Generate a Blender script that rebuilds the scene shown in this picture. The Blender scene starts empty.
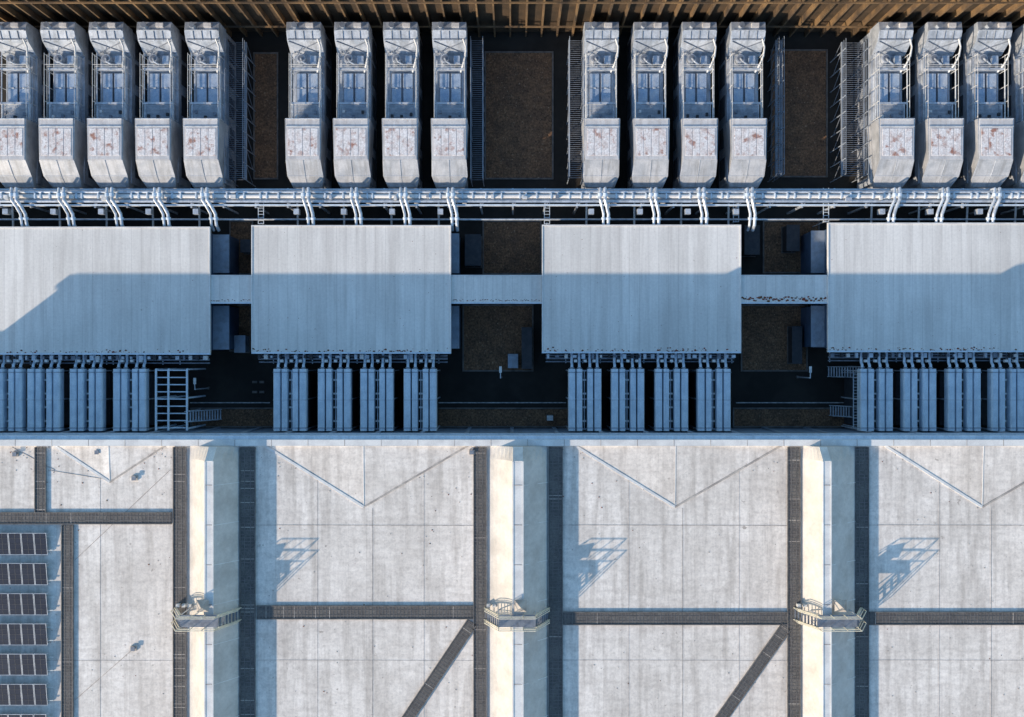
import bpy, math, random
from mathutils import Vector
random.seed(7)
H=95.0
def X(px,z=0): return (px-512)*0.1*(1-z/H)
def Y(py,z=0): return (358.5-py)*0.1*(1-z/H)
sc=bpy.context.scene
# ---------------------------------------------------------------- materials
def mat(name,c1,c2,scale=0.6,rough=0.6,metal=0.0,streak=None,scol=None,samt=0.5,fine=0.12,fscale=9.0,
        spots=None,bump=0.0,rand=False,thr=(0.42,0.62),lines=None,streak2=None):
    m=bpy.data.materials.new(name); m.use_nodes=True
    nt=m.node_tree; N=nt.nodes; L=nt.links
    b=N['Principled BSDF']; b.inputs['Roughness'].default_value=rough; b.inputs['Metallic'].default_value=metal
    tc=N.new('ShaderNodeTexCoord'); vec=tc.outputs['Object']
    if rand:
        oi=N.new('ShaderNodeObjectInfo'); mu=N.new('ShaderNodeMath'); mu.operation='MULTIPLY'; mu.inputs[1].default_value=80
        L.new(oi.outputs['Random'],mu.inputs[0]); va=N.new('ShaderNodeVectorMath'); va.operation='ADD'
        L.new(vec,va.inputs[0]); L.new(mu.outputs[0],va.inputs[1]); vec=va.outputs[0]
    def noise(sc_,det=3,v=None,ro=0.6):
        n=N.new('ShaderNodeTexNoise'); n.inputs['Scale'].default_value=sc_; n.inputs['Detail'].default_value=det
        n.inputs['Roughness'].default_value=ro; L.new(v or vec,n.inputs['Vector']); return n.outputs['Fac']
    def ramp(f,a,b_):
        r=N.new('ShaderNodeMapRange'); r.inputs['From Min'].default_value=a; r.inputs['From Max'].default_value=b_
        r.clamp=True; L.new(f,r.inputs['Value']); return r.outputs[0]
    def mix(f,a,b_,typ='MIX'):
        x=N.new('ShaderNodeMix'); x.data_type='RGBA'; x.blend_type=typ
        if isinstance(f,float): x.inputs[0].default_value=f
        else: L.new(f,x.inputs[0])
        for s,v in ((6,a),(7,b_)):
            if isinstance(v,tuple): x.inputs[s].default_value=(*v,1)
            else: L.new(v,x.inputs[s])
        return x.outputs[2]
    def scl(f,k):
        q=N.new('ShaderNodeMath'); q.operation='MULTIPLY'; q.inputs[1].default_value=k; L.new(f,q.inputs[0]); return q.outputs[0]
    col=mix(ramp(noise(scale),thr[0],thr[1]),c1,c2)
    for st in ((streak,scol,samt),streak2):
        if st and st[0]:
            mp=N.new('ShaderNodeMapping'); mp.inputs['Scale'].default_value=st[0]; L.new(vec,mp.inputs['Vector'])
            f=ramp(noise(1.0,4,mp.outputs[0]),0.45,0.68)
            col=mix(scl(f,st[2]),col,st[1])
    if lines:
        sx,sy,amt,tone=lines
        for ax,per in ((0,sx),(1,sy)):
            if not per: continue
            sp=N.new('ShaderNodeSeparateXYZ'); L.new(tc.outputs['Object'],sp.inputs[0])
            d=N.new('ShaderNodeMath'); d.operation='DIVIDE'; d.inputs[1].default_value=per; L.new(sp.outputs[ax],d.inputs[0])
            fr=N.new('ShaderNodeMath'); fr.operation='FRACT'; L.new(d.outputs[0],fr.inputs[0])
            lt=N.new('ShaderNodeMath'); lt.operation='LESS_THAN'; lt.inputs[1].default_value=0.06/per; L.new(fr.outputs[0],lt.inputs[0])
            fl=N.new('ShaderNodeMath'); fl.operation='FLOOR'; L.new(d.outputs[0],fl.inputs[0])
            wn=N.new('ShaderNodeTexWhiteNoise'); wn.noise_dimensions='1D'; L.new(fl.outputs[0],wn.inputs['W'])
            col=mix(scl(wn.outputs['Value'],tone),col,scol or (0.3,0.3,0.3))
            col=mix(scl(lt.outputs[0],amt),col,(0.12,0.11,0.10))
    if spots:
        sscale,st,scolr=spots
        f=ramp(noise(sscale,3),st,st+0.06); col=mix(scl(f,0.8),col,scolr)
    g=noise(fscale,4,None,0.8)
    gm=N.new('ShaderNodeMapRange'); gm.inputs['From Min'].default_value=0.3; gm.inputs['From Max'].default_value=0.7
    gm.inputs['To Min'].default_value=1-fine; gm.inputs['To Max'].default_value=1+fine; L.new(g,gm.inputs['Value'])
    vm=N.new('ShaderNodeVectorMath'); vm.operation='SCALE'; L.new(col,vm.inputs[0]); L.new(gm.outputs[0],vm.inputs['Scale'])
    L.new(vm.outputs[0],b.inputs['Base Color'])
    return m
M={}
M['ground']=mat('rough_ground',(0.05,0.055,0.03),(0.09,0.08,0.05),0.05,0.95,fine=0.4,fscale=3)
M['asphalt']=mat('asphalt',(0.02,0.017,0.014),(0.034,0.029,0.024),0.3,0.9,fine=0.3,fscale=20)
M['gravel']=mat('gravel',(0.22,0.12,0.065),(0.15,0.085,0.05),0.8,0.95,fine=0.8,fscale=5,spots=(6.0,0.64,(0.5,0.38,0.26)))
M['kerb']=mat('concrete_kerb',(0.2,0.17,0.15),(0.12,0.11,0.10),1.5,0.9)
M['paint']=mat('road_paint',(0.6,0.6,0.58),(0.3,0.3,0.3),3,0.8)
M['roof']=mat('membrane_roof',(0.92,0.85,0.78),(0.79,0.725,0.66),0.30,0.8,streak=(1.5,0.14,1),scol=(0.45,0.40,0.355),samt=0.6,
              streak2=((0.5,2.2,1),(0.54,0.48,0.43),0.35),
              fine=0.20,fscale=2.4,spots=(1.3,0.69,(0.38,0.33,0.29)),lines=(1.55,0,0.08,0.25))
M['ridge']=mat('ridge_membrane',(0.66,0.62,0.575),(0.57,0.535,0.495),0.4,0.8,streak=(0.9,0.7,0.6),scol=(0.44,0.39,0.34),samt=0.4,fine=0.10,fscale=3)
M['seam']=mat('membrane_seam',(0.36,0.32,0.29),(0.54,0.49,0.44),1.2,0.8)
M['trim']=mat('white_metal_trim',(0.80,0.79,0.77),(0.66,0.65,0.64),0.8,0.5,fine=0.1)
M['wall']=mat('clad_wall',(0.33,0.38,0.45),(0.26,0.31,0.38),0.5,0.5,streak=(2,2,0.2),scol=(0.2,0.2,0.2))
M['croof']=mat('flat_metal_roof',(0.87,0.845,0.80),(0.75,0.73,0.69),0.13,0.65,streak=(1.1,0.07,1),scol=(0.52,0.49,0.46),samt=0.5,
               streak2=((4,0.15,1),(0.56,0.53,0.49),0.3),
               fine=0.09,fscale=4,spots=(2.3,0.73,(0.34,0.28,0.22)),lines=(0.92,0,0.14,0.25))
M['darkwall']=mat('dark_wall',(0.06,0.10,0.17),(0.04,0.07,0.12),0.8,0.5)
M['unit']=mat('painted_steel',(0.56,0.60,0.66),(0.38,0.43,0.50),0.6,0.42,0.15,rand=True,streak=(2,0.5,0.5),scol=(0.22,0.23,0.24),samt=0.55,fine=0.2,fscale=5)
M['unithood']=mat('hood_steel',(0.52,0.53,0.55),(0.40,0.42,0.45),0.8,0.45,0.1,rand=True,streak=(3,0.4,0.5),scol=(0.26,0.26,0.26),samt=0.6,fine=0.15)
M['unittop']=mat('pale_steel',(0.68,0.66,0.65),(0.56,0.55,0.55),0.9,0.5,rand=True,streak=(3,0.5,1),scol=(0.42,0.38,0.36),samt=0.5,spots=(2.2,0.70,(0.38,0.25,0.19)))  # paler than the body steel, with streaks and brown spots
M['rust']=mat('rusted_panel',(0.82,0.79,0.78),(0.40,0.20,0.15),1.3,0.7,rand=True,thr=(0.54,0.68),fine=0.35,fscale=6,streak=(2.2,1.4,1),scol=(0.58,0.46,0.42),samt=0.6)
M['galv']=mat('galvanised_steel',(0.66,0.70,0.75),(0.46,0.50,0.55),2.0,0.4,0.35,rand=True,fine=0.15)
M['galvdk']=mat('grating_steel',(0.25,0.28,0.33),(0.17,0.19,0.23),2.0,0.5,0.3,rand=True,fine=0.15)
M['bluepanel']=mat('coated_panel',(0.50,0.60,0.72),(0.36,0.46,0.60),1.3,0.25,0.3,rand=True,fine=0.2,streak=(2,1,1),scol=(0.70,0.70,0.70),samt=0.6)
M['duct']=mat('cooler_duct',(0.72,0.81,0.90),(0.60,0.70,0.80),1.0,0.45,0.0,rand=True,streak=(2,0.5,1),scol=(0.42,0.48,0.55),samt=0.35)
M['dark']=mat('dark_steel',(0.03,0.033,0.04),(0.05,0.05,0.055),2,0.6)
M['tray']=mat('walkway_mat',(0.10,0.093,0.09),(0.15,0.14,0.13),1.0,0.8,fine=0.4,fscale=8)
M['trayrail']=mat('walkway_rail',(0.17,0.16,0.155),(0.10,0.095,0.09),2,0.6)
M['wood']=mat('timber_louvre',(0.25,0.155,0.075),(0.12,0.08,0.05),0.35,0.7,streak=(0.25,0.25,0.25),scol=(0.045,0.034,0.025),samt=0.95,fine=0.2)
M['wooddark']=mat('timber_backing',(0.08,0.052,0.03),(0.045,0.032,0.02),0.6,0.8,fine=0.2)
M['rail']=mat('handrail_paint',(0.74,0.69,0.56),(0.62,0.57,0.46),3,0.5)
M['moss']=mat('moss',(0.24,0.06,0.035),(0.11,0.08,0.03),2.5,0.95,fine=0.4)
M['solar']=mat('solar_cells',(0.014,0.017,0.03),(0.02,0.024,0.04),1,0.25,fine=0.1)
M['white']=mat('white_paint',(0.75,0.75,0.73),(0.6,0.6,0.6),3,0.5)
# ---------------------------------------------------------------- mesh builder
import bmesh
class MB:
    def __init__(s): s.v=[];s.f=[];s.m=[];s.ms=[]
    def mi(s,k):
        if k not in s.ms: s.ms.append(k)
        return s.ms.index(k)
    def add(s,vs,fs,k):
        o=len(s.v); s.v+=[tuple(v) for v in vs]; i=s.mi(k)
        for f in fs: s.f.append([o+a for a in f]); s.m.append(i)
    def box(s,x0,x1,y0,y1,z0,z1,k):
        s.add([(x0,y0,z0),(x1,y0,z0),(x1,y1,z0),(x0,y1,z0),(x0,y0,z1),(x1,y0,z1),(x1,y1,z1),(x0,y1,z1)],
              [(0,3,2,1),(4,5,6,7),(0,1,5,4),(1,2,6,5),(2,3,7,6),(3,0,4,7)],k)
    def cbox(s,x,y,z,dx,dy,dz,k): s.box(x-dx/2,x+dx/2,y-dy/2,y+dy/2,z-dz/2,z+dz/2,k)
    def beam(s,a,b,w,h,k):
        a=Vector(a);b=Vector(b);d=(b-a).normalized()
        up=Vector((0,0,1)) if abs(d.z)<0.95 else Vector((0,1,0))
        r=d.cross(up).normalized()*(w/2); u=r.cross(d).normalized()*(h/2)
        vs=[a-r-u,a+r-u,a+r+u,a-r+u,b-r-u,b+r-u,b+r+u,b-r+u]
        s.add(vs,[(0,1,2,3),(7,6,5,4),(0,4,5,1),(1,5,6,2),(2,6,7,3),(3,7,4,0)],k)
    def tube(s,pts,r,k,n=8):
        P=[Vector(p) for p in pts]; rings=[]
        for i,p in enumerate(P):
            if i==0: d=P[1]-p
            elif i==len(P)-1: d=p-P[i-1]
            else: d=(P[i+1]-p).normalized()+(p-P[i-1]).normalized()
            d.normalize()
            up=Vector((0,0,1)) if abs(d.z)<0.9 else Vector((1,0,0))
            a=d.cross(up).normalized(); b_=a.cross(d).normalized()
            rings.append([p+a*math.cos(2*math.pi*j/n)*r+b_*math.sin(2*math.pi*j/n)*r for j in range(n)])
        vs=[v for R in rings for v in R]; fs=[]
        for i in range(len(P)-1):
            for j in range(n):
                fs.append((i*n+j,i*n+(j+1)%n,(i+1)*n+(j+1)%n,(i+1)*n+j))
        fs.append(tuple(range(n))[::-1]); fs.append(tuple((len(P)-1)*n+j for j in range(n)))
        s.add(vs,fs,k)
    def prism(s,prof,y0,y1,k):
        n=len(prof); vs=[(x,y0,z) for x,z in prof]+[(x,y1,z) for x,z in prof]
        fs=[(i,(i+1)%n,n+(i+1)%n,n+i) for i in range(n)]+[tuple(range(n))[::-1],tuple(range(n,2*n))]
        s.add(vs,fs,k)
    def mesh(s,name):
        me=bpy.data.meshes.new(name); me.from_pydata(s.v,[],s.f)
        for k in s.ms: me.materials.append(M[k])
        me.polygons.foreach_set('material_index',s.m)
        bm=bmesh.new(); bm.from_mesh(me); bmesh.ops.recalc_face_normals(bm,faces=bm.faces); bm.to_mesh(me); bm.free()
        me.update(); return me
    def obj(s,name,parent=None,bevel=0,loc=(0,0,0)):
        o=bpy.data.objects.new(name,s.mesh(name)); sc.collection.objects.link(o); o.location=loc
        if bevel:
            b=o.modifiers.new('b','BEVEL'); b.width=bevel; b.segments=1; b.limit_method='ANGLE'
        if parent: o.parent=parent
        return o
def empty(name):
    e=bpy.data.objects.new(name,None); sc.collection.objects.link(e); return e
def inst(name,me,loc,bevel=0,sx=1):
    o=bpy.data.objects.new(name,me); sc.collection.objects.link(o); o.location=loc; o.scale=(sx,1,1)
    if bevel:
        b=o.modifiers.new('b','BEVEL'); b.width=bevel; b.segments=1; b.limit_method='ANGLE'
    return o
# ---------------------------------------------------------------- ground
m=MB(); m.add([(-1500,-1500,0),(1500,-1500,0),(1500,1500,0),(-1500,1500,0)],[(0,1,2,3)],'ground'); m.obj('ground')
m=MB(); m.add([(-90,-60,.004),(100,-60,.004),(100,36,.004),(-90,36,.004)],[(0,1,2,3)],'asphalt'); m.obj('yard_asphalt')
m=MB(); k=MB()
def bed(a,b,c,d):
    x0,x1,y1,y0=X(a),X(b),Y(c),Y(d)
    m.add([(x0,y0,.03),(x1,y0,.03),(x1,y1,.03),(x0,y1,.03)],[(0,1,2,3)],'gravel')
    w=.15
    k.box(x0-w,x0,y0,y1,0.005,.12,'kerb');k.box(x1,x1+w,y0,y1,0.005,.12,'kerb')
    k.box(x0-w,x1+w,y0-w,y0,0.005,.12,'kerb');k.box(x0-w,x1+w,y1,y1+w,0.005,.12,'kerb')
for q in [(486,552,53,178),(772,826,51,176),(255,277,54,178),(484,540,222,273),(464,532,306,370),(764,818,222,272),(742,806,306,370),
          (231,252,222,273),(231,252,306,350),(436,572,409,426),(734,862,409,426),(192,273,409,426)]: bed(*q)
m.obj('gravel_bed'); k.obj('kerb')
m=MB()
for a,b in ((190,270),(438,566),(736,858)):
    m.box(X(a),X(b),Y(403.2),Y(402.2),.005,.009,'paint')
m.obj('road_marking')
# ---------------------------------------------------------------- data hall
D=14.2; D2=16.3
hall=empty('data_hall_building')
wx0,wx1,wy1,wy0=-60.7,66,-6.98,-46
m=MB(); m.box(wx0,wx1,wy0,wy1,0,D,'wall')
x=wx0+2
while x<wx1:
    m.box(x,x+.35,wy1,wy1+.14,0,D-3.6,'wall'); m.box(x,x+.35,wy0-.2,wy0,0,D-1,'wall')
    x+=4.18
for z in (2.2,7.2):
    y=wy0+3
    while y<wy1-3:
        m.box(wx0-.06,wx0-.003,y,y+2.4,z,z+1.6,'dark'); y+=4
m.box(wx0,wx1,wy1+.003,wy1+.36,D-3.4,D-3.1,'duct')
m.obj('walls',hall)
m=MB(); m.add([(wx0,wy0,D+.004),(wx1,wy0,D+.004),(wx1,wy1,D+.004),(wx0,wy1,D+.004)],[(0,1,2,3)],'roof'); m.obj('roof',hall)
m=MB()
m.box(wx0-.2,wx1+.2,wy1-.42,wy1+.1,D-.5,D+.35,'trim')
m.box(wx0-.25,wx1+.25,wy1+.103,wy1+.42,D-.55,D+.1,'duct')
m.box(wx0-.2,wx0+.25,wy0,wy1-.425,D-.5,D+.35,'trim'); m.box(wx1-.25,wx1+.2,wy0,wy1-.425,D-.5,D+.35,'trim')
m.box(wx0-.2,wx1+.2,wy0-.3,wy0-.003,D-.5,D+.35,'trim')
x=wx0
while x<wx1:
    m.box(x,x+.05,wy1-.43,wy1+.11,D+.2,D+.358,'seam'); x+=3.1
m.obj('parapet',hall)
m=MB()
ridges=[(187,205,213,240),(487,513,523,548),(800,823,831,856),(1112,1132,1140,1165)]
yr0,yr1=wy0+.3,wy1-.44
for a,b,c,d in ridges:
    xa,xb,xc,xd=X(a,D),X(b,D2),X(c,D2),X(d,D)
    L_=[(xa+(xb-xa)*t, D+(D2-D)*t**1.7) for t in (0,.12,.25,.4,.55,.7,.85,1)]
    R_=[(xc+(xd-xc)*t, D2+(D-D2)*(t**1.15)) for t in (0,.25,.5,.75,1)]
    prof=L_+R_; yh=yr1-1.1; kf=.5
    m.prism(prof,yr0,yh,'ridge')
    n=len(prof); lo=[(x,D+(z-D)*kf) for x,z in prof]
    vsx=[(x,yh,z) for x,z in prof]+[(x,yr1,z) for x,z in lo]
    m.add(vsx,[(i,(i+1)%n,n+(i+1)%n,n+i) for i in range(n)]+[tuple(range(n,2*n))],'ridge')
    m.box(xb-.05,xb+.06,yr0,yh,D2-.1,D2+.06,'trim'); m.box(xc-.06,xc+.05,yr0,yh,D2-.1,D2+.05,'trim')
    m.box(xb+.062,xc-.062,yr0,yh,D2-.05,D2+.02,'trim')
    zl=D+(D2-D)*kf
    m.beam(((xb+xc)/2,yh,D2+.02),((xb+xc)/2,yr1,zl+.03),xc-xb,.06,'trim')
    y=yh-2.0
    while y>yr0:
        m.box(xb+.07,xc-.07,y,y+.06,D2,D2+.035,'seam')
        m.beam((xc+.06,y,D2-.02),(xd,y,D+.06),.05,.06,'trim')
        y-=3.3
m.obj('roof_ridges',hall)
m=MB()
def seam(a,b,c,d,w=.05,key='seam'):
    m.beam((X(a,D),Y(b,D),D+.012),(X(c,D),Y(d,D),D+.012),w,.016,key)
bays=[(-130,173),(256,473),(562,787),(868,1098)]
for i,(a,b) in enumerate(bays):
    for yy in (525,660):
        if i==0 and yy==525: continue
        seam(a,yy,b,yy+.5,.05 if yy==525 else .025)
    if i: seam((a+b)/2+8,508,(a+b)/2+8,760,.05)
    for q in (.27,.76):
        xx=a+(b-a)*q+i*3; seam(xx,450,xx,760,.02)
vs=[(55,110,165,482),(265,364,468,507),(575,675,781,507),(885,982,1088,507)]
for a,c,b,ap in vs:
    x0,xm,x1=X(a,D),X(c,D),X(b,D); yt=wy1-.44; ya=Y(ap,D)
    m.add([(x0,yt,D+.01),(xm,yt,D+.30),(x1,yt,D+.01),(xm,ya,D+.012)],[(0,1,3),(1,2,3)],'roof')
    m.beam((x0,yt,D+.03),(xm,ya,D+.03),.20,.07,'trim'); m.beam((x1,yt,D+.03),(xm,ya,D+.03),.14,.08,'seam')
    m.beam((xm,yt,D+.31),(xm,ya,D+.03),.05,.03,'trim')
m.obj('roof_seams',hall)
m=MB()
for _ in range(700):
    x=random.uniform(-44,44); y=wy1-.5-abs(random.gauss(0,1.2)) if random.random()<.45 else random.uniform(-31,wy1-.5)
    r=random.uniform(.02,.07); a=random.random()*3
    if any(X(q[0],D)-.1<x<X(q[3],D)+.1 for q in ridges): continue
    m.add([(x+r*math.cos(a+t*1.57)*random.uniform(.6,1.5),y+r*math.sin(a+t*1.57),D+.02) for t in range(4)]+[(x,y,D+.02+r*.6)],[(0,1,4),(1,2,4),(2,3,4),(3,0,4)],'moss' if random.random()<.3 else 'seam')
m.obj('roof_debris')
def walkway(a,b,c,d,w=1.05):
    m=MB(); A=Vector((X(a,D),Y(b,D),0)); B=Vector((X(c,D),Y(d,D),0)); dr=(B-A).normalized(); r=Vector((dr.y,-dr.x,0)); n=(B-A).length
    z=D+.07
    m.beam((A.x,A.y,z),(B.x,B.y,z),w,.1,'tray')
    for s in (-1,1):
        p=A+r*s*w*.5; q=B+r*s*w*.5; m.beam((p.x,p.y,z+.05),(q.x,q.y,z+.05),.07,.13,'trayrail')
        p=A+r*s*w*.2; q=B+r*s*w*.2; m.beam((p.x,p.y,z+.05),(q.x,q.y,z+.05),.05,.04,'trayrail')
    t=.2
    while t<n:
        c_=A+dr*t; p=c_-r*w*.5; q=c_+r*w*.5
        m.beam((p.x,p.y,z+.05),(q.x,q.y,z+.05),.05,.03,'trayrail' if random.random()<.93 else 'seam'); t+=.3
    m.obj('roof_walkway')
walkway(248,447,248,790,1.25); walkway(480,447,480,790); walkway(555.5,447,555.5,790,1.15); walkway(793.5,447,793.5,790)
walkway(861.5,447,861.5,790,1.1); walkway(180,447,180,790); walkway(-100,518,172,518,.95); walkway(41,447,41,512,.9)
walkway(68,525,68,790,.95); walkway(257,612,473,612,1.1); walkway(563,618,787,618,1.05); walkway(869,618,1110,618,1.05)
walkway(472,622,405,722,.9); walkway(786,626,718,722,.9); walkway(1096,626,1040,722,.9)
def crossover(pa,pb,yc):
    m=MB(); zt=D2+.35; xa=X(pa,D);xb=X(pb,D); y=Y(yc,D2); w=.5
    xl=xa+1.2; xr=xb-1.2
    m.box(xl,xr,y-w,y+w,zt-.08,zt,'galvdk')
    for i in range(7):
        t=i/7
        m.box(xa+1.2*t,xa+1.2*(t+1/7)-.03,y-w,y+w,D+.1+(zt-D)*t,D+.16+(zt-D)*t,'galvdk')
        m.box(xb-1.2*(t+1/7)+.03,xb-1.2*t,y-w,y+w,D+.1+(zt-D)*t,D+.16+(zt-D)*t,'galvdk')
    for s in (-1,1):
        yy=y+s*w
        m.beam((xa,yy,D+.1),(xl,yy,zt),.05,.2,'rail'); m.beam((xb,yy,D+.1),(xr,yy,zt),.05,.2,'rail')
        for hh in (.55,1.1):
            m.tube([(xa,yy,D+hh+.1),(xl,yy,zt+hh),(xr,yy,zt+hh),(xb,yy,D+hh+.1)],.04,'rail',6)
        for xx in (xa,xl,(xl*2+xr)/3,(xl+2*xr)/3,xr,xb):
            zb=D+.1 if xx in (xa,xb) else zt-.05
            m.tube([(xx,yy,zb),(xx,yy,zb+1.15)],.035,'rail',6)
    for xx in (xl,xr):
        for s in (-1,1): m.tube([(xx,y+s*w*.9,D),(xx,y+s*w*.9,zt)],.05,'galv',6)
    for i in range(3):
        m.cbox(xa+.3+i*.5,y+w+.25,D+.25,.3,.25,.5,'white')
    m.obj('crossover_stairs')
    v=MB(); cx=(X(pa,D)*.45+X(pb,D)*.55); cy=y+1.25; r=.5
    v.box(cx-.3,cx+.3,cy-.3,cy+.3,D2-1.3,D2+.3,'seam')
    v.add([(cx-r,cy-r,D2+.3),(cx+r,cy-r,D2+.3),(cx+r,cy+r,D2+.3),(cx-r,cy+r,D2+.3),(cx,cy,D2+.8)],[(0,1,4),(1,2,4),(2,3,4),(3,0,4),(0,3,2,1)],'seam')
    v.obj('roof_vent')
crossover(176,241,620); crossover(485,549,620); crossover(794,861,620); crossover(1102,1166,620)
for px,py in ((135,478),(134,648),(16,454),(472,452),(98,452),(226,700)):
    m=MB(); x,y=X(px,D),Y(py,D)
    m.cbox(x,y,D+.08,.5,.4,.14,'seam'); m.tube([(x,y,D+.14),(x,y,D+.25)],.12,'dark',8); m.cbox(x,y,D+.28,.34,.34,.05,'galvdk')
    m.obj('roof_drain_vent')
m=MB()
for a in [(75,700,132,650),(48,470,110,480),(12,447,55,470),(75,560,170,470)]:
    m.tube([(X(a[0],D),Y(a[1],D),D+.02),(X(a[2],D),Y(a[3],D),D+.02)],.02,'seam',5)
m.obj('lightning_conductor_cable')
for py in (532,562,592,622,652,682,712):
    m=MB(); y1=Y(py,D); y0=Y(py+22,D); z0=D+.25;z1=D+.55
    xr=X(49,D)
    for i in range(9):
        b=xr-i*1.08; a=b-1.0
        def q(x,t,o=0): return (x,y0+(y1-y0)*t,z0+(z1-z0)*t+o)
        m.add([q(a,0),q(b,0),q(b,1),q(a,1),q(a,0,-.05),q(b,0,-.05),q(b,1,-.05),q(a,1,-.05)],
              [(0,1,2,3),(7,6,5,4),(0,4,5,1),(1,5,6,2),(2,6,7,3),(3,7,4,0)],'solar')
        for t in (0,.25,.5,.75,1): m.beam(q(a,t,.012),q(b,t,.012),.035 if t in(0,1) else .015,.02,'galv' if t in (0,1) else 'trayrail')
        for x in (a,b): m.beam(q(x,0,.012),q(x,1,.012),.03,.02,'galv')
        m.beam(q((a+b)/2,0,.008),q((a+b)/2,1,.008),.015,.012,'trayrail')
        m.box(b-.04,b,y1-.1,y1-.02,D,z1-.06,'galv'); m.box(b-.04,b,y0+.02,y0+.08,D,z0-.05,'galv')
    for t in (.2,.8): m.beam((xr-9.9,y0+(y1-y0)*t,D+.2),(xr+.45,y0+(y1-y0)*t,D+.2),.06,.06,'white')
    m.obj('solar_panel_row')
# ---------------------------------------------------------------- central buildings
C=5.5
def cblock(a,b,py0,py1,name='plant_building'):
    e=empty(name); x0,x1,y1,y0=X(a,C),X(b,C),Y(py0,C),Y(py1,C)
    m=MB(); m.box(x0+.25,x1-.25,y0+.3,y1-.3,0,C-.25,'darkwall')
    x=x0+1.5
    while x<x1-2:
        m.box(x,x+1.2,y0+.24,y0+.297,0.05,2.3,'wall'); m.box(x,x+1.2,y1-.297,y1-.24,1,2.6,'dark'); x+=4
    m.obj('walls',e)
    m=MB(); m.box(x0,x1,y0,y1,C-.24,C,'croof'); m.obj('roof',e)
    m=MB()
    m.box(x0-.1,x1+.1,y0-.16,y0-.003,C-.3,C+.04,'duct'); m.box(x0-.1,x1+.1,y1+.003,y1+.12,C-.3,C+.08,'trim')
    m.box(x0-.1,x0-.003,y0,y1,C-.3,C+.06,'trim'); m.box(x1+.003,x1+.1,y0,y1,C-.3,C+.06,'trim')
    m.obj('gutter',e)
    return x0,x1,y0,y1
bl=[(-160,209,228,353),(252.5,450,226.5,352),(543,740,226,351.5),(829,1190,224,350.5)]
bx=[cblock(*b) for b in bl]
def link(a,b,z):
    m=MB(); x0,x1,y0,y1=a,b,Y(302.5,z),Y(276,z)
    m.box(x0,x1,y0,y1,z-.25,z,'croof')
    m.box(x0,x1,y0-.1,y0-.003,z-.3,z+.05,'duct'); m.box(x0,x1,y1+.003,y1+.1,z-.3,z+.05,'trim')
    m.box(x0,x1,y0+.3,y1-.3,2.6,z-.25,'darkwall')
    for t in (.15,.85):
        xx=x0+(x1-x0)*t; m.box(xx-.15,xx+.15,y0+.5,y0+.8,0,2.6,'galv'); m.box(xx-.15,xx+.15,y1-.8,y1-.5,0,2.6,'galv')
    m.obj('link_bridge')
for i in range(3): link(bx[i][1]+.11,bx[i+1][0]-.11,5.35)
def annex(a,b,y0,y1,z):
    m=MB(); m.box(a,b,y0,y1,0,z,'darkwall'); m.box(a-.05,b+.05,y0-.05,y1+.05,z,z+.08,'wall'); m.obj('plant_annex')
annex(bx[0][1]-.2,bx[0][1]+1.25,bx[0][2]+.4,Y(306,4),3.4); annex(bx[0][1]-.2,bx[0][1]+1.25,Y(272,4),bx[0][3]-.4,3.4)
annex(bx[1][1]-.2,bx[1][1]+.7,bx[1][2]+.4,Y(306,4),3.2); annex(bx[1][1]-.2,bx[1][1]+.7,Y(272,4),bx[1][3]-.4,3.2)
annex(bx[3][0]-1.0,bx[3][0]+.2,bx[3][2]+.4,Y(306,4),3.4); annex(bx[3][0]-1.0,bx[3][0]+.2,Y(272,4),bx[3][3]-.4,3.4)
m=MB()
def clump(x,y,z,r):
    vs=[]
    for i in range(5):
        a=i*1.257+random.random()*.6; rr=r*random.uniform(.6,1.2); vs.append((x+rr*math.cos(a),y+rr*.7*math.sin(a),z))
    vs.append((x,y,z+r*.6)); m.add(vs,[(i,(i+1)%5,5) for i in range(5)],'moss')
for (x0,x1,y0,y1) in bx:
    x=x0
    while x<x1:
        dens=.5+.5*math.sin(x*.7)*math.sin(x*.23+1)
        if random.random()<dens*.9:
            clump(x+random.uniform(-.1,.1),y0+abs(random.gauss(0.05,.14)),C+.002,random.uniform(.04,.14))
        x+=.14
    for _ in range(60): clump(random.uniform(x0,x1),random.uniform(y0,y1),C+.002,random.uniform(.015,.05))
for i in range(3):
    x=bx[i][1]+.2
    while x<bx[i+1][0]-.2:
        if random.random()<(.97 if i==2 else .5): clump(x,Y(301,5.35)+random.uniform(0,.4 if i==2 else .15),5.352,random.uniform(.05,.18 if i==2 else .08))
        x+=.09
m.obj('moss_growth')
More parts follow.
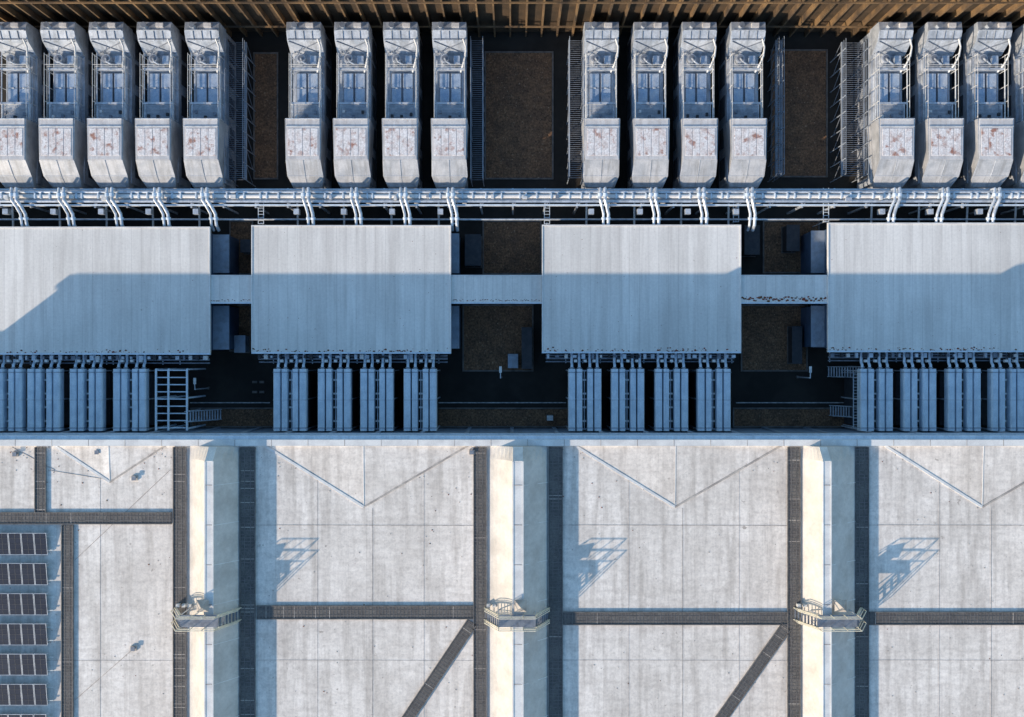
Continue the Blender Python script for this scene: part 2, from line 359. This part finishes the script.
# ---------------------------------------------------------------- generator units
def gen_mesh(v):
    rnd=random.Random(v)
    m=MB()
    m.box(-1.45,1.45,.7,15.0,0.01,.3,'dark')
    m.box(-1.5,1.5,.5,15.1,.3,3.9,'unit')
    for s in (-1,1):
        for y in (1.2,4.2,7.2,10.2,12.6):
            for zz in range(8): m.box(min(s*1.5,s*1.56),max(s*1.5,s*1.56),y,y+2,1+zz*.28,1.14+zz*.28,'dark')
    P=[(0,3.0,1.30),(0,4.3,1.38),(.9,5.4,1.7),(2.2,6.4,1.62),(6.1,6.4,1.7),(6.1,3.0,1.7)]
    vs=[(-w,y,z) for y,z,w in P]+[(w,y,z) for y,z,w in P]; n=len(P)
    m.add(vs,[(i,(i+1)%n,n+(i+1)%n,n+i) for i in range(n)]+[(0,1,2),(0,2,3),(0,3,4),(0,4,5),(6,8,7),(6,9,8),(6,10,9),(6,11,10)],'unithood')
    m.box(-1.56,1.56,2.25,6.02,6.4,6.45,'unittop')
    for i in range(4):
        x=-1.40+i*.71; m.box(x,x+.66,2.6,5.15,6.451,6.485,'rust')
    m.box(-1.6,1.6,5.3,5.40,6.45,6.53,'galv'); m.box(-1.6,1.6,6.0,6.08,6.45,6.58,'galv')
    m.beam((-1.2,.12,4.5),(1.2,.12,4.5),.06,.06,'galv')
    m.beam((0,.05,4.4),(0,.92,5.46),.03,.05,'unit'); m.beam((0,.92,5.46),(0,2.2,6.44),.03,.05,'unit')
    m.beam((-1.66,.92,5.42),(1.66,.92,5.42),.04,.05,'galv')
    m.box(-1.25,1.25,6.103,13.2,3.7,4.3,'unit')
    for a,b in ((-1.05,-.05),(.05,1.05)):
        m.box(a,b,8.0,10.9,4.3,4.5,'galvdk'); m.box(a+.06,b-.06,8.06,9.42,4.5,4.54,'bluepanel'); m.box(a+.06,b-.06,9.5,10.84,4.5,4.54,'bluepanel')
        m.cbox((a+b)/2,9.45,4.56,.3,.1,.08,'white')
    for j in range(12): m.box(-1.2,1.2,6.3+j*.13,6.37+j*.13,5.0,5.04,'galv')
    m.box(-1.3,-1.2,6.2,7.95,4.7,5.08,'galv'); m.box(1.2,1.3,6.2,7.95,4.7,5.08,'galv')
    for q in range(3): m.cbox(-.9+q*.9,6.5+rnd.uniform(0,.6),5.15,.25,.3,.2,rnd.choice(['white','galvdk','dark']))
    m.box(-1.45,1.45,7.75,7.95,5.0,5.2,'galv'); m.box(-1.4,1.4,11.0,11.2,4.7,5.2,'galv')
    m.tube([(-.5,12.1,4.3),(-.5,12.1,5.1)],.42,'unit',14); m.tube([(-.5,12.1,5.1),(-.5,12.1,5.14)],.3,'galvdk',14)
    m.tube([(-.5,12.1,5.1),(-.3,11.7,5.4),(.1,11.5,5.2),(.3,11.6,4.8)],.09,'galv',8)
    m.cbox(.65,12.0,4.75,.6,.8,.5,'bluepanel'); m.cbox(.62,11.4,4.55,.3,.25,.3,'dark')
    prof=[(12.6,4.3),(13.5,5.9),(14.3,6.3),(15.2,6.1),(15.2,3.9),(12.6,3.9)]
    vs=[(-1.6,y,z) for y,z in prof]+[(1.6,y,z) for y,z in prof]; n=6
    m.add(vs,[(i,(i+1)%n,n+(i+1)%n,n+i) for i in range(n)]+[tuple(range(n)),tuple(range(n,2*n))[::-1]],'unit')
    m.beam((-1.5,13.6,6.0),(1.5,13.6,6.0),.08,.08,'galvdk'); m.beam((-1.5,14.35,6.34),(1.5,14.35,6.34),.08,.08,'galv')
    for x in (-.8,0,.8): m.beam((x,13.5,5.95),(x,14.3,6.34),.06,.06,'galvdk')
    m.beam((-1.45,12.7,4.55),(1.45,13.45,5.92),.08,.08,'galvdk'); m.beam((1.45,12.7,4.55),(-1.45,13.45,5.92),.08,.08,'galvdk')
    m.tube([(-.75,14.7,6.1),(-.75,14.7,6.8)],.2,'galv',12); m.tube([(-.75,14.7,6.8),(-.75,14.7,6.84)],.28,'galvdk',12)
    m.cbox(.6,14.8,6.3,.7,.4,.35,'unittop')
    m.tube([(1.0,10.9,4.7),(1.25,11.4,5.4),(1.5,12.1,5.8),(1.55,12.9,6.0),(1.3,13.6,6.2)],.09,'white',8)
    m.tube([(1.45,6.2,5.2),(1.45,11.0,5.2),(1.2,11.6,5.0)],.07,'galv',8)
    m.tube([(-1.4,6.2,4.9),(-1.4,12.7,4.9)],.06,'galv',8)
    for s in (-1,1):
        for z in (5.3,5.85): m.tube([(s*1.42,6.3,z),(s*1.42,12.4,z)],.035,'white',5)
        for y in (6.4,7.9,9.4,10.9,12.3): m.tube([(s*1.42,y,3.9),(s*1.42,y,5.85)],.035,'white',5)
    for z in (5.3,5.85): m.tube([(-1.42,11.3,z),(1.42,11.3,z)],.03,'white',5)
    return m.mesh('generator')
gmes=[gen_mesh(i) for i in range(4)]
gx=[8,56.5,105,153,201, 303,351,400,449, 602,651.5,700,749, 897,946,996,1046]
for i,c in enumerate(gx):
    inst('backup_generator_unit',gmes[i%4],(X(c,6.4),16.3,0),.035)
gx_w=[X(c,6.4) for c in gx]
for i,c in enumerate(gx_w):
    m=MB(); j=random.uniform(-.15,.15); sft=-.4 if c>25 else .35
    if c<-25: sft=.7
    for o,r in ((-.22,.13),(.24,.16)):
        x=c+o+j+.2
        m.tube([(x,16.8,4.0),(x,16.0,4.0),(x,15.95,5.9),(x,14.9,5.9),(x+sft*.5,14.3,5.7),(x+sft,13.6,5.6),(x+sft,12.6,5.3),(x+sft,12.2,4.6)],r,'galv',10)
        m.tube([(x,15.5,5.9),(x,15.2,5.9)],r+.07,'duct',10); m.tube([(x+sft,13.3,5.5),(x+sft,13.1,5.45)],r+.07,'duct',10)
    m.cbox(c+1.35,15.2,4.6,.4,.9,.9,'unittop'); m.cbox(c-.9,13.9,4.9,.5,.5,.7,'galv')
    m.tube([(c-1.2,16.6,3.4),(c-1.2,15.2,3.4),(c-1.2,13.2,3.2),(c-1.2,12.2,3.2)],.1,'white',8)
    m.obj('exhaust_pipe_pair')
m=MB()
for y,z,r in ((15.75,5.2,.16),(15.35,5.2,.2),(14.85,5.2,.14),(14.6,4.4,.1),(13.3,4.2,.09)):
    m.tube([(-62,y,z),(66,y,z)],r,'galv' if r<.2 else 'trim',10)
m.box(-62,66,14.42,14.55,5.25,5.42,'duct'); m.box(-62,66,15.98,16.1,4.8,4.96,'duct')
m.box(-62,66,15.0,15.16,4.92,5.02,'trim')
x=-61
while x<66:
    m.box(x,x+.16,14.3,16.15,4.72,4.9,'galv')
    m.box(x,x+.16,14.4,14.56,0,4.72,'galv'); m.box(x,x+.16,15.9,16.06,0,4.72,'galv')
    m.beam((x+.08,14.5,4.95),(x+1.6,15.9,4.95),.06,.06,'galv')
    for q in range(3):
        m.cbox(x+.6+q*.8+random.uniform(-.2,.2),15.35,5.2,.12,.5,.5,'duct')
    if random.random()<.6: m.cbox(x+1.2,14.95+random.uniform(-.2,.5),5.5,random.uniform(.2,.6),random.uniform(.2,.4),.3,random.choice(['white','galvdk','unit']))
    x+=3.05
m.obj('pipe_rack')
# ---------------------------------------------------------------- gantries
def gantry(a,b,py0=42,py1=180,z=3.4):
    m=MB(); x0,x1,y1,y0=X(a,z),X(b,z),Y(py0,z),Y(py1,z)
    y=y0
    while y<y1: m.box(x0,x1,y,y+.04,z,z+.04,'galvdk'); y+=.2
    for x in (x0,x1):
        m.box(x-.05,x+.05,y0,y1,z-.2,z+.05,'wall')
        for h in (.55,1.1): m.tube([(x,y0,z+h),(x,y1,z+h)],.03,'wall',5)
        y=y0
        while y<=y1: m.tube([(x,y,0),(x,y,z+1.1)],.05,'wall',5); m.beam((x,y,z-2.5),(x,min(y+1.5,y1),z-.1),.05,.05,'galvdk'); y+=1.5
    m.obj('access_gantry')
gantry(228,246); gantry(471,483,40,180); gantry(569,583,40,178); gantry(842,864,42,176); gantry(776,781,40,176,3)
# ---------------------------------------------------------------- coolers
def cooler_mesh():
    m=MB(); L=5.85
    for a,b in ((-1.55,-.90),(-.78,-.24),(.24,.78),(.90,1.55)):
        w=b-a; pr=[(a,4.6),(a,5.36),(a+w*.12,5.48),(b-w*.12,5.48),(b,5.36),(b,4.6)]
        m.prism(pr,0,L,'duct')
        for y in (.25,5.5): m.box(a-.02,b+.02,y,y+.07,4.58,5.51,'wall')
        m.box(a-.01,b+.01,2.9,2.94,4.59,5.49,'unit')
    for y in (.05,2.9,5.6): m.box(-1.55,1.55,y,y+.14,4.42,4.58,'galv')
    m.box(-1.35,1.35,.4,5.4,.5,3.2,'dark')
    for x in (-1.5,1.38):
        for y in (.05,2.9,5.6): m.box(x,x+.12,y,y+.12,0,4.42,'galv')
    for y in (.9,2.2,3.5,4.8): m.cbox(0,y,4.8,.34,.16,.3,'white')
    m.box(-.04,.04,0.1,5.7,4.6,4.72,'galv')
    for x in (-1.2,-.5,.5,1.2):
        m.tube([(x,L-.1,4.95),(x,L+.35,4.95),(x,L+.6,4.7),(x,L+1.6,4.7)],.13,'duct',10)
        m.tube([(x,L+.05,4.95),(x,L+.15,4.95)],.22,'galvdk',10)
    for x in (-.85,.05,.9): m.cbox(x,L+.75,4.9,.28,.25,.35,'white')
    return m.mesh('cooler')
cme=cooler_mesh()
cx=[5,43,85.5,129, 289.5,334,376.5,420, 585,628,672,714.5, 877,920.5,965,1008.5]
for c in cx: inst('dry_cooler',cme,(X(c,5.5),-6.83,0))
m=MB()
x0,x1=X(156,5.3),X(187,5.3)
for x in (x0,(x0*.6+x1*.4),x1):
    m.box(x-.08,x+.08,-6.8,-1.0,5.2,5.36,'duct')
    for y in (-6.7,-3.8,-1.1): m.box(x-.08,x+.08,y,y+.15,0,5.2,'duct')
for i in range(9): m.box(x0,x1,-6.6+i*.68,-6.5+i*.68,5.1,5.19,'duct')
m.obj('steel_support_frame')
m=MB()
for x0,x1,y0,y1 in bx:
    for y,z,r in ((y0-.35,4.6,.09),(y0-.62,4.4,.12),(y0-.95,4.3,.07)): m.tube([(x0+.3,y,z),(x1-.3,y,z)],r,'galvdk',8)
    x=x0+.5
    while x<x1-.4:
        m.cbox(x,y0-.45,4.85,random.uniform(.15,.4),random.uniform(.2,.5),.3,random.choice(['white','galv','duct','dark','galvdk']))
        if random.random()<.4: m.beam((x,y0+.3,4.2),(x,y0-1.1,4.2),.07,.07,'galv')
        x+=random.uniform(.5,.95)
m.obj('service_pipework')
def stair(a,b,py,z0,z1,wd=1.0):
    m=MB(); x0,x1=X(a,3),X(b,3); y=Y(py,3); n=12
    for i in range(n):
        t=i/n; x=x0+(x1-x0)*t; m.box(min(x,x+(x1-x0)/n*.7),max(x,x+(x1-x0)/n*.7),y-wd/2,y+wd/2,z0+(z1-z0)*t,z0+(z1-z0)*t+.05,'galv')
    for s in (-1,1):
        m.beam((x0,y+s*wd/2,z0),(x1,y+s*wd/2,z1),.06,.22,'duct')
        m.tube([(x0,y+s*wd/2,z0+1),(x1,y+s*wd/2,z1+1)],.035,'galv',5)
        for t in (0,.5,1): m.tube([(x0+(x1-x0)*t,y+s*wd/2,z0+(z1-z0)*t),(x0+(x1-x0)*t,y+s*wd/2,z0+(z1-z0)*t+1)],.035,'galv',5)
    for s in (-1,1): m.box(x1-.06,x1+.06,y+s*wd/2-.06,y+s*wd/2+.06,0.01,z1,'galv')
    m.obj('steel_staircase')
stair(212,190,416,0.1,3.5); stair(838,859,372,0.1,3.5); stair(840,860,412,.1,3.5)
def ladder(px,py0,py1,z):
    m=MB(); x=X(px,z)
    for s in (-.25,.25): m.beam((x+s,Y(py0,z),z),(x+s,Y(py1,z),z),.06,.08,'duct')
    y=Y(py1,z)
    while y<Y(py0,z): m.box(x-.25,x+.25,y,y+.05,z-.02,z+.03,'duct'); y+=.3
    for yy in (Y(py1,z)+.1,Y(py0,z)-.1): m.box(x-.05,x+.05,yy-.05,yy+.05,0,z-.05,'galv')
    m.obj('cable_ladder')
ladder(856,372,428,3.6); ladder(261,190,224,4); ladder(547,190,224,4); ladder(736,188,222,4); ladder(826,188,222,4); ladder(455,190,224,4)
def cab(px,py,w,d,h,key='wall'):
    m=MB(); x,y=X(px,h),Y(py,h)
    m.box(x-w/2-.08,x+w/2+.08,y-d/2-.08,y+d/2+.08,.006,.14,'kerb')
    m.box(x-w/2,x+w/2,y-d/2,y+d/2,.14,h,key); m.box(x-w/2-.05,x+w/2+.05,y-d/2-.05,y+d/2+.05,h,h+.07,key)
    m.box(x-.01,x+.01,y-d/2-.02,y-d/2-.001,.3,h-.1,'dark'); m.cbox(x+.1,y-d/2-.03,h*.55,.04,.04,.2,'galv')
    m.obj('utility_cabinet',bevel=.02)
cab(527,348,.9,4.0,1.6,'dark'); cab(797,345,.9,3.6,1.6,'dark'); cab(240,344,1.0,1.6,1.6,'wall'); cab(513,361,.9,1.3,1.2,'wall'); cab(473,250,1.5,3.0,1.8,'dark')
cab(752,240,1.4,2.8,1.8,'dark'); cab(793,238,1.2,2.5,1.7,'dark'); cab(550,418,.5,.4,1.1,'white'); cab(246,246,1.0,1.2,1.5,'dark')
for px,py in ((501,377),(797,377),(209,388)):
    m=MB(); x,y=X(px),Y(py); m.tube([(x,y,0),(x,y,4.2)],.06,'galv',8); m.beam((x,y,4.2),(x,y+.7,4.3),.08,.08,'galv'); m.cbox(x,y+.8,4.27,.24,.6,.1,'white'); m.tube([(x,y,0),(x,y,.25)],.15,'kerb',8)
    m.obj('street_lamp')
m=MB()
for i,(px,py) in enumerate(((255,382),(262,382),(255,392),(262,392))):
    m.box(X(px)-.25,X(px)+.25,Y(py)-.12,Y(py)+.12,.005,.12,'kerb')
m.obj('concrete_block')
# ---------------------------------------------------------------- louvred fence
m=MB(); fy=32.1
m.box(-70,75,fy+.55,fy+.7,0,12,'wooddark')
x=-70
while x<75:
    m.box(x,x+.16,fy,fy+.546,.1,12,'wood')
    x+=1.55
for z in (3.2,9.4): m.box(-70,75,fy-.14,fy-.003,z,z+.16,'wood')
m.box(-70,75,fy-.2,fy+.8,12,12.15,'wood')
m.obj('louvre_fence')
# ---------------------------------------------------------------- light & camera
E=math.radians(20); d=Vector((.8*math.cos(E),.6*math.cos(E),-math.sin(E)))
s=bpy.data.lights.new('sun','SUN'); s.energy=5; s.angle=math.radians(.5); s.color=(1,.83,.64)
so=bpy.data.objects.new('sun',s); sc.collection.objects.link(so); so.rotation_euler=d.to_track_quat('-Z','Y').to_euler(); so.location=(-60,-45,50)
w=bpy.data.worlds.new('World'); sc.world=w; w.use_nodes=True; nt=w.node_tree
sk=nt.nodes.new('ShaderNodeTexSky'); sk.sky_type='NISHITA'; sk.sun_disc=False; sk.sun_elevation=E; sk.sun_rotation=math.atan2(-.8,-.6)
sk.ozone_density=3.2; sk.dust_density=0.8; sk.air_density=1.5
hs=nt.nodes.new('ShaderNodeHueSaturation'); hs.inputs['Saturation'].default_value=1.15; hs.inputs['Value'].default_value=1.4
nt.links.new(sk.outputs[0],hs.inputs['Color'])
nt.links.new(hs.outputs[0],nt.nodes['Background'].inputs[0]); nt.nodes['Background'].inputs[1].default_value=.15
cam=bpy.data.cameras.new('camera'); co=bpy.data.objects.new('camera',cam); sc.collection.objects.link(co)
co.location=(0,0,H); cam.sensor_width=36; cam.lens=36*H/102.4; cam.clip_end=4000; sc.camera=co
sc.view_settings.view_transform='Standard'; sc.view_settings.look='None'; sc.view_settings.exposure=0
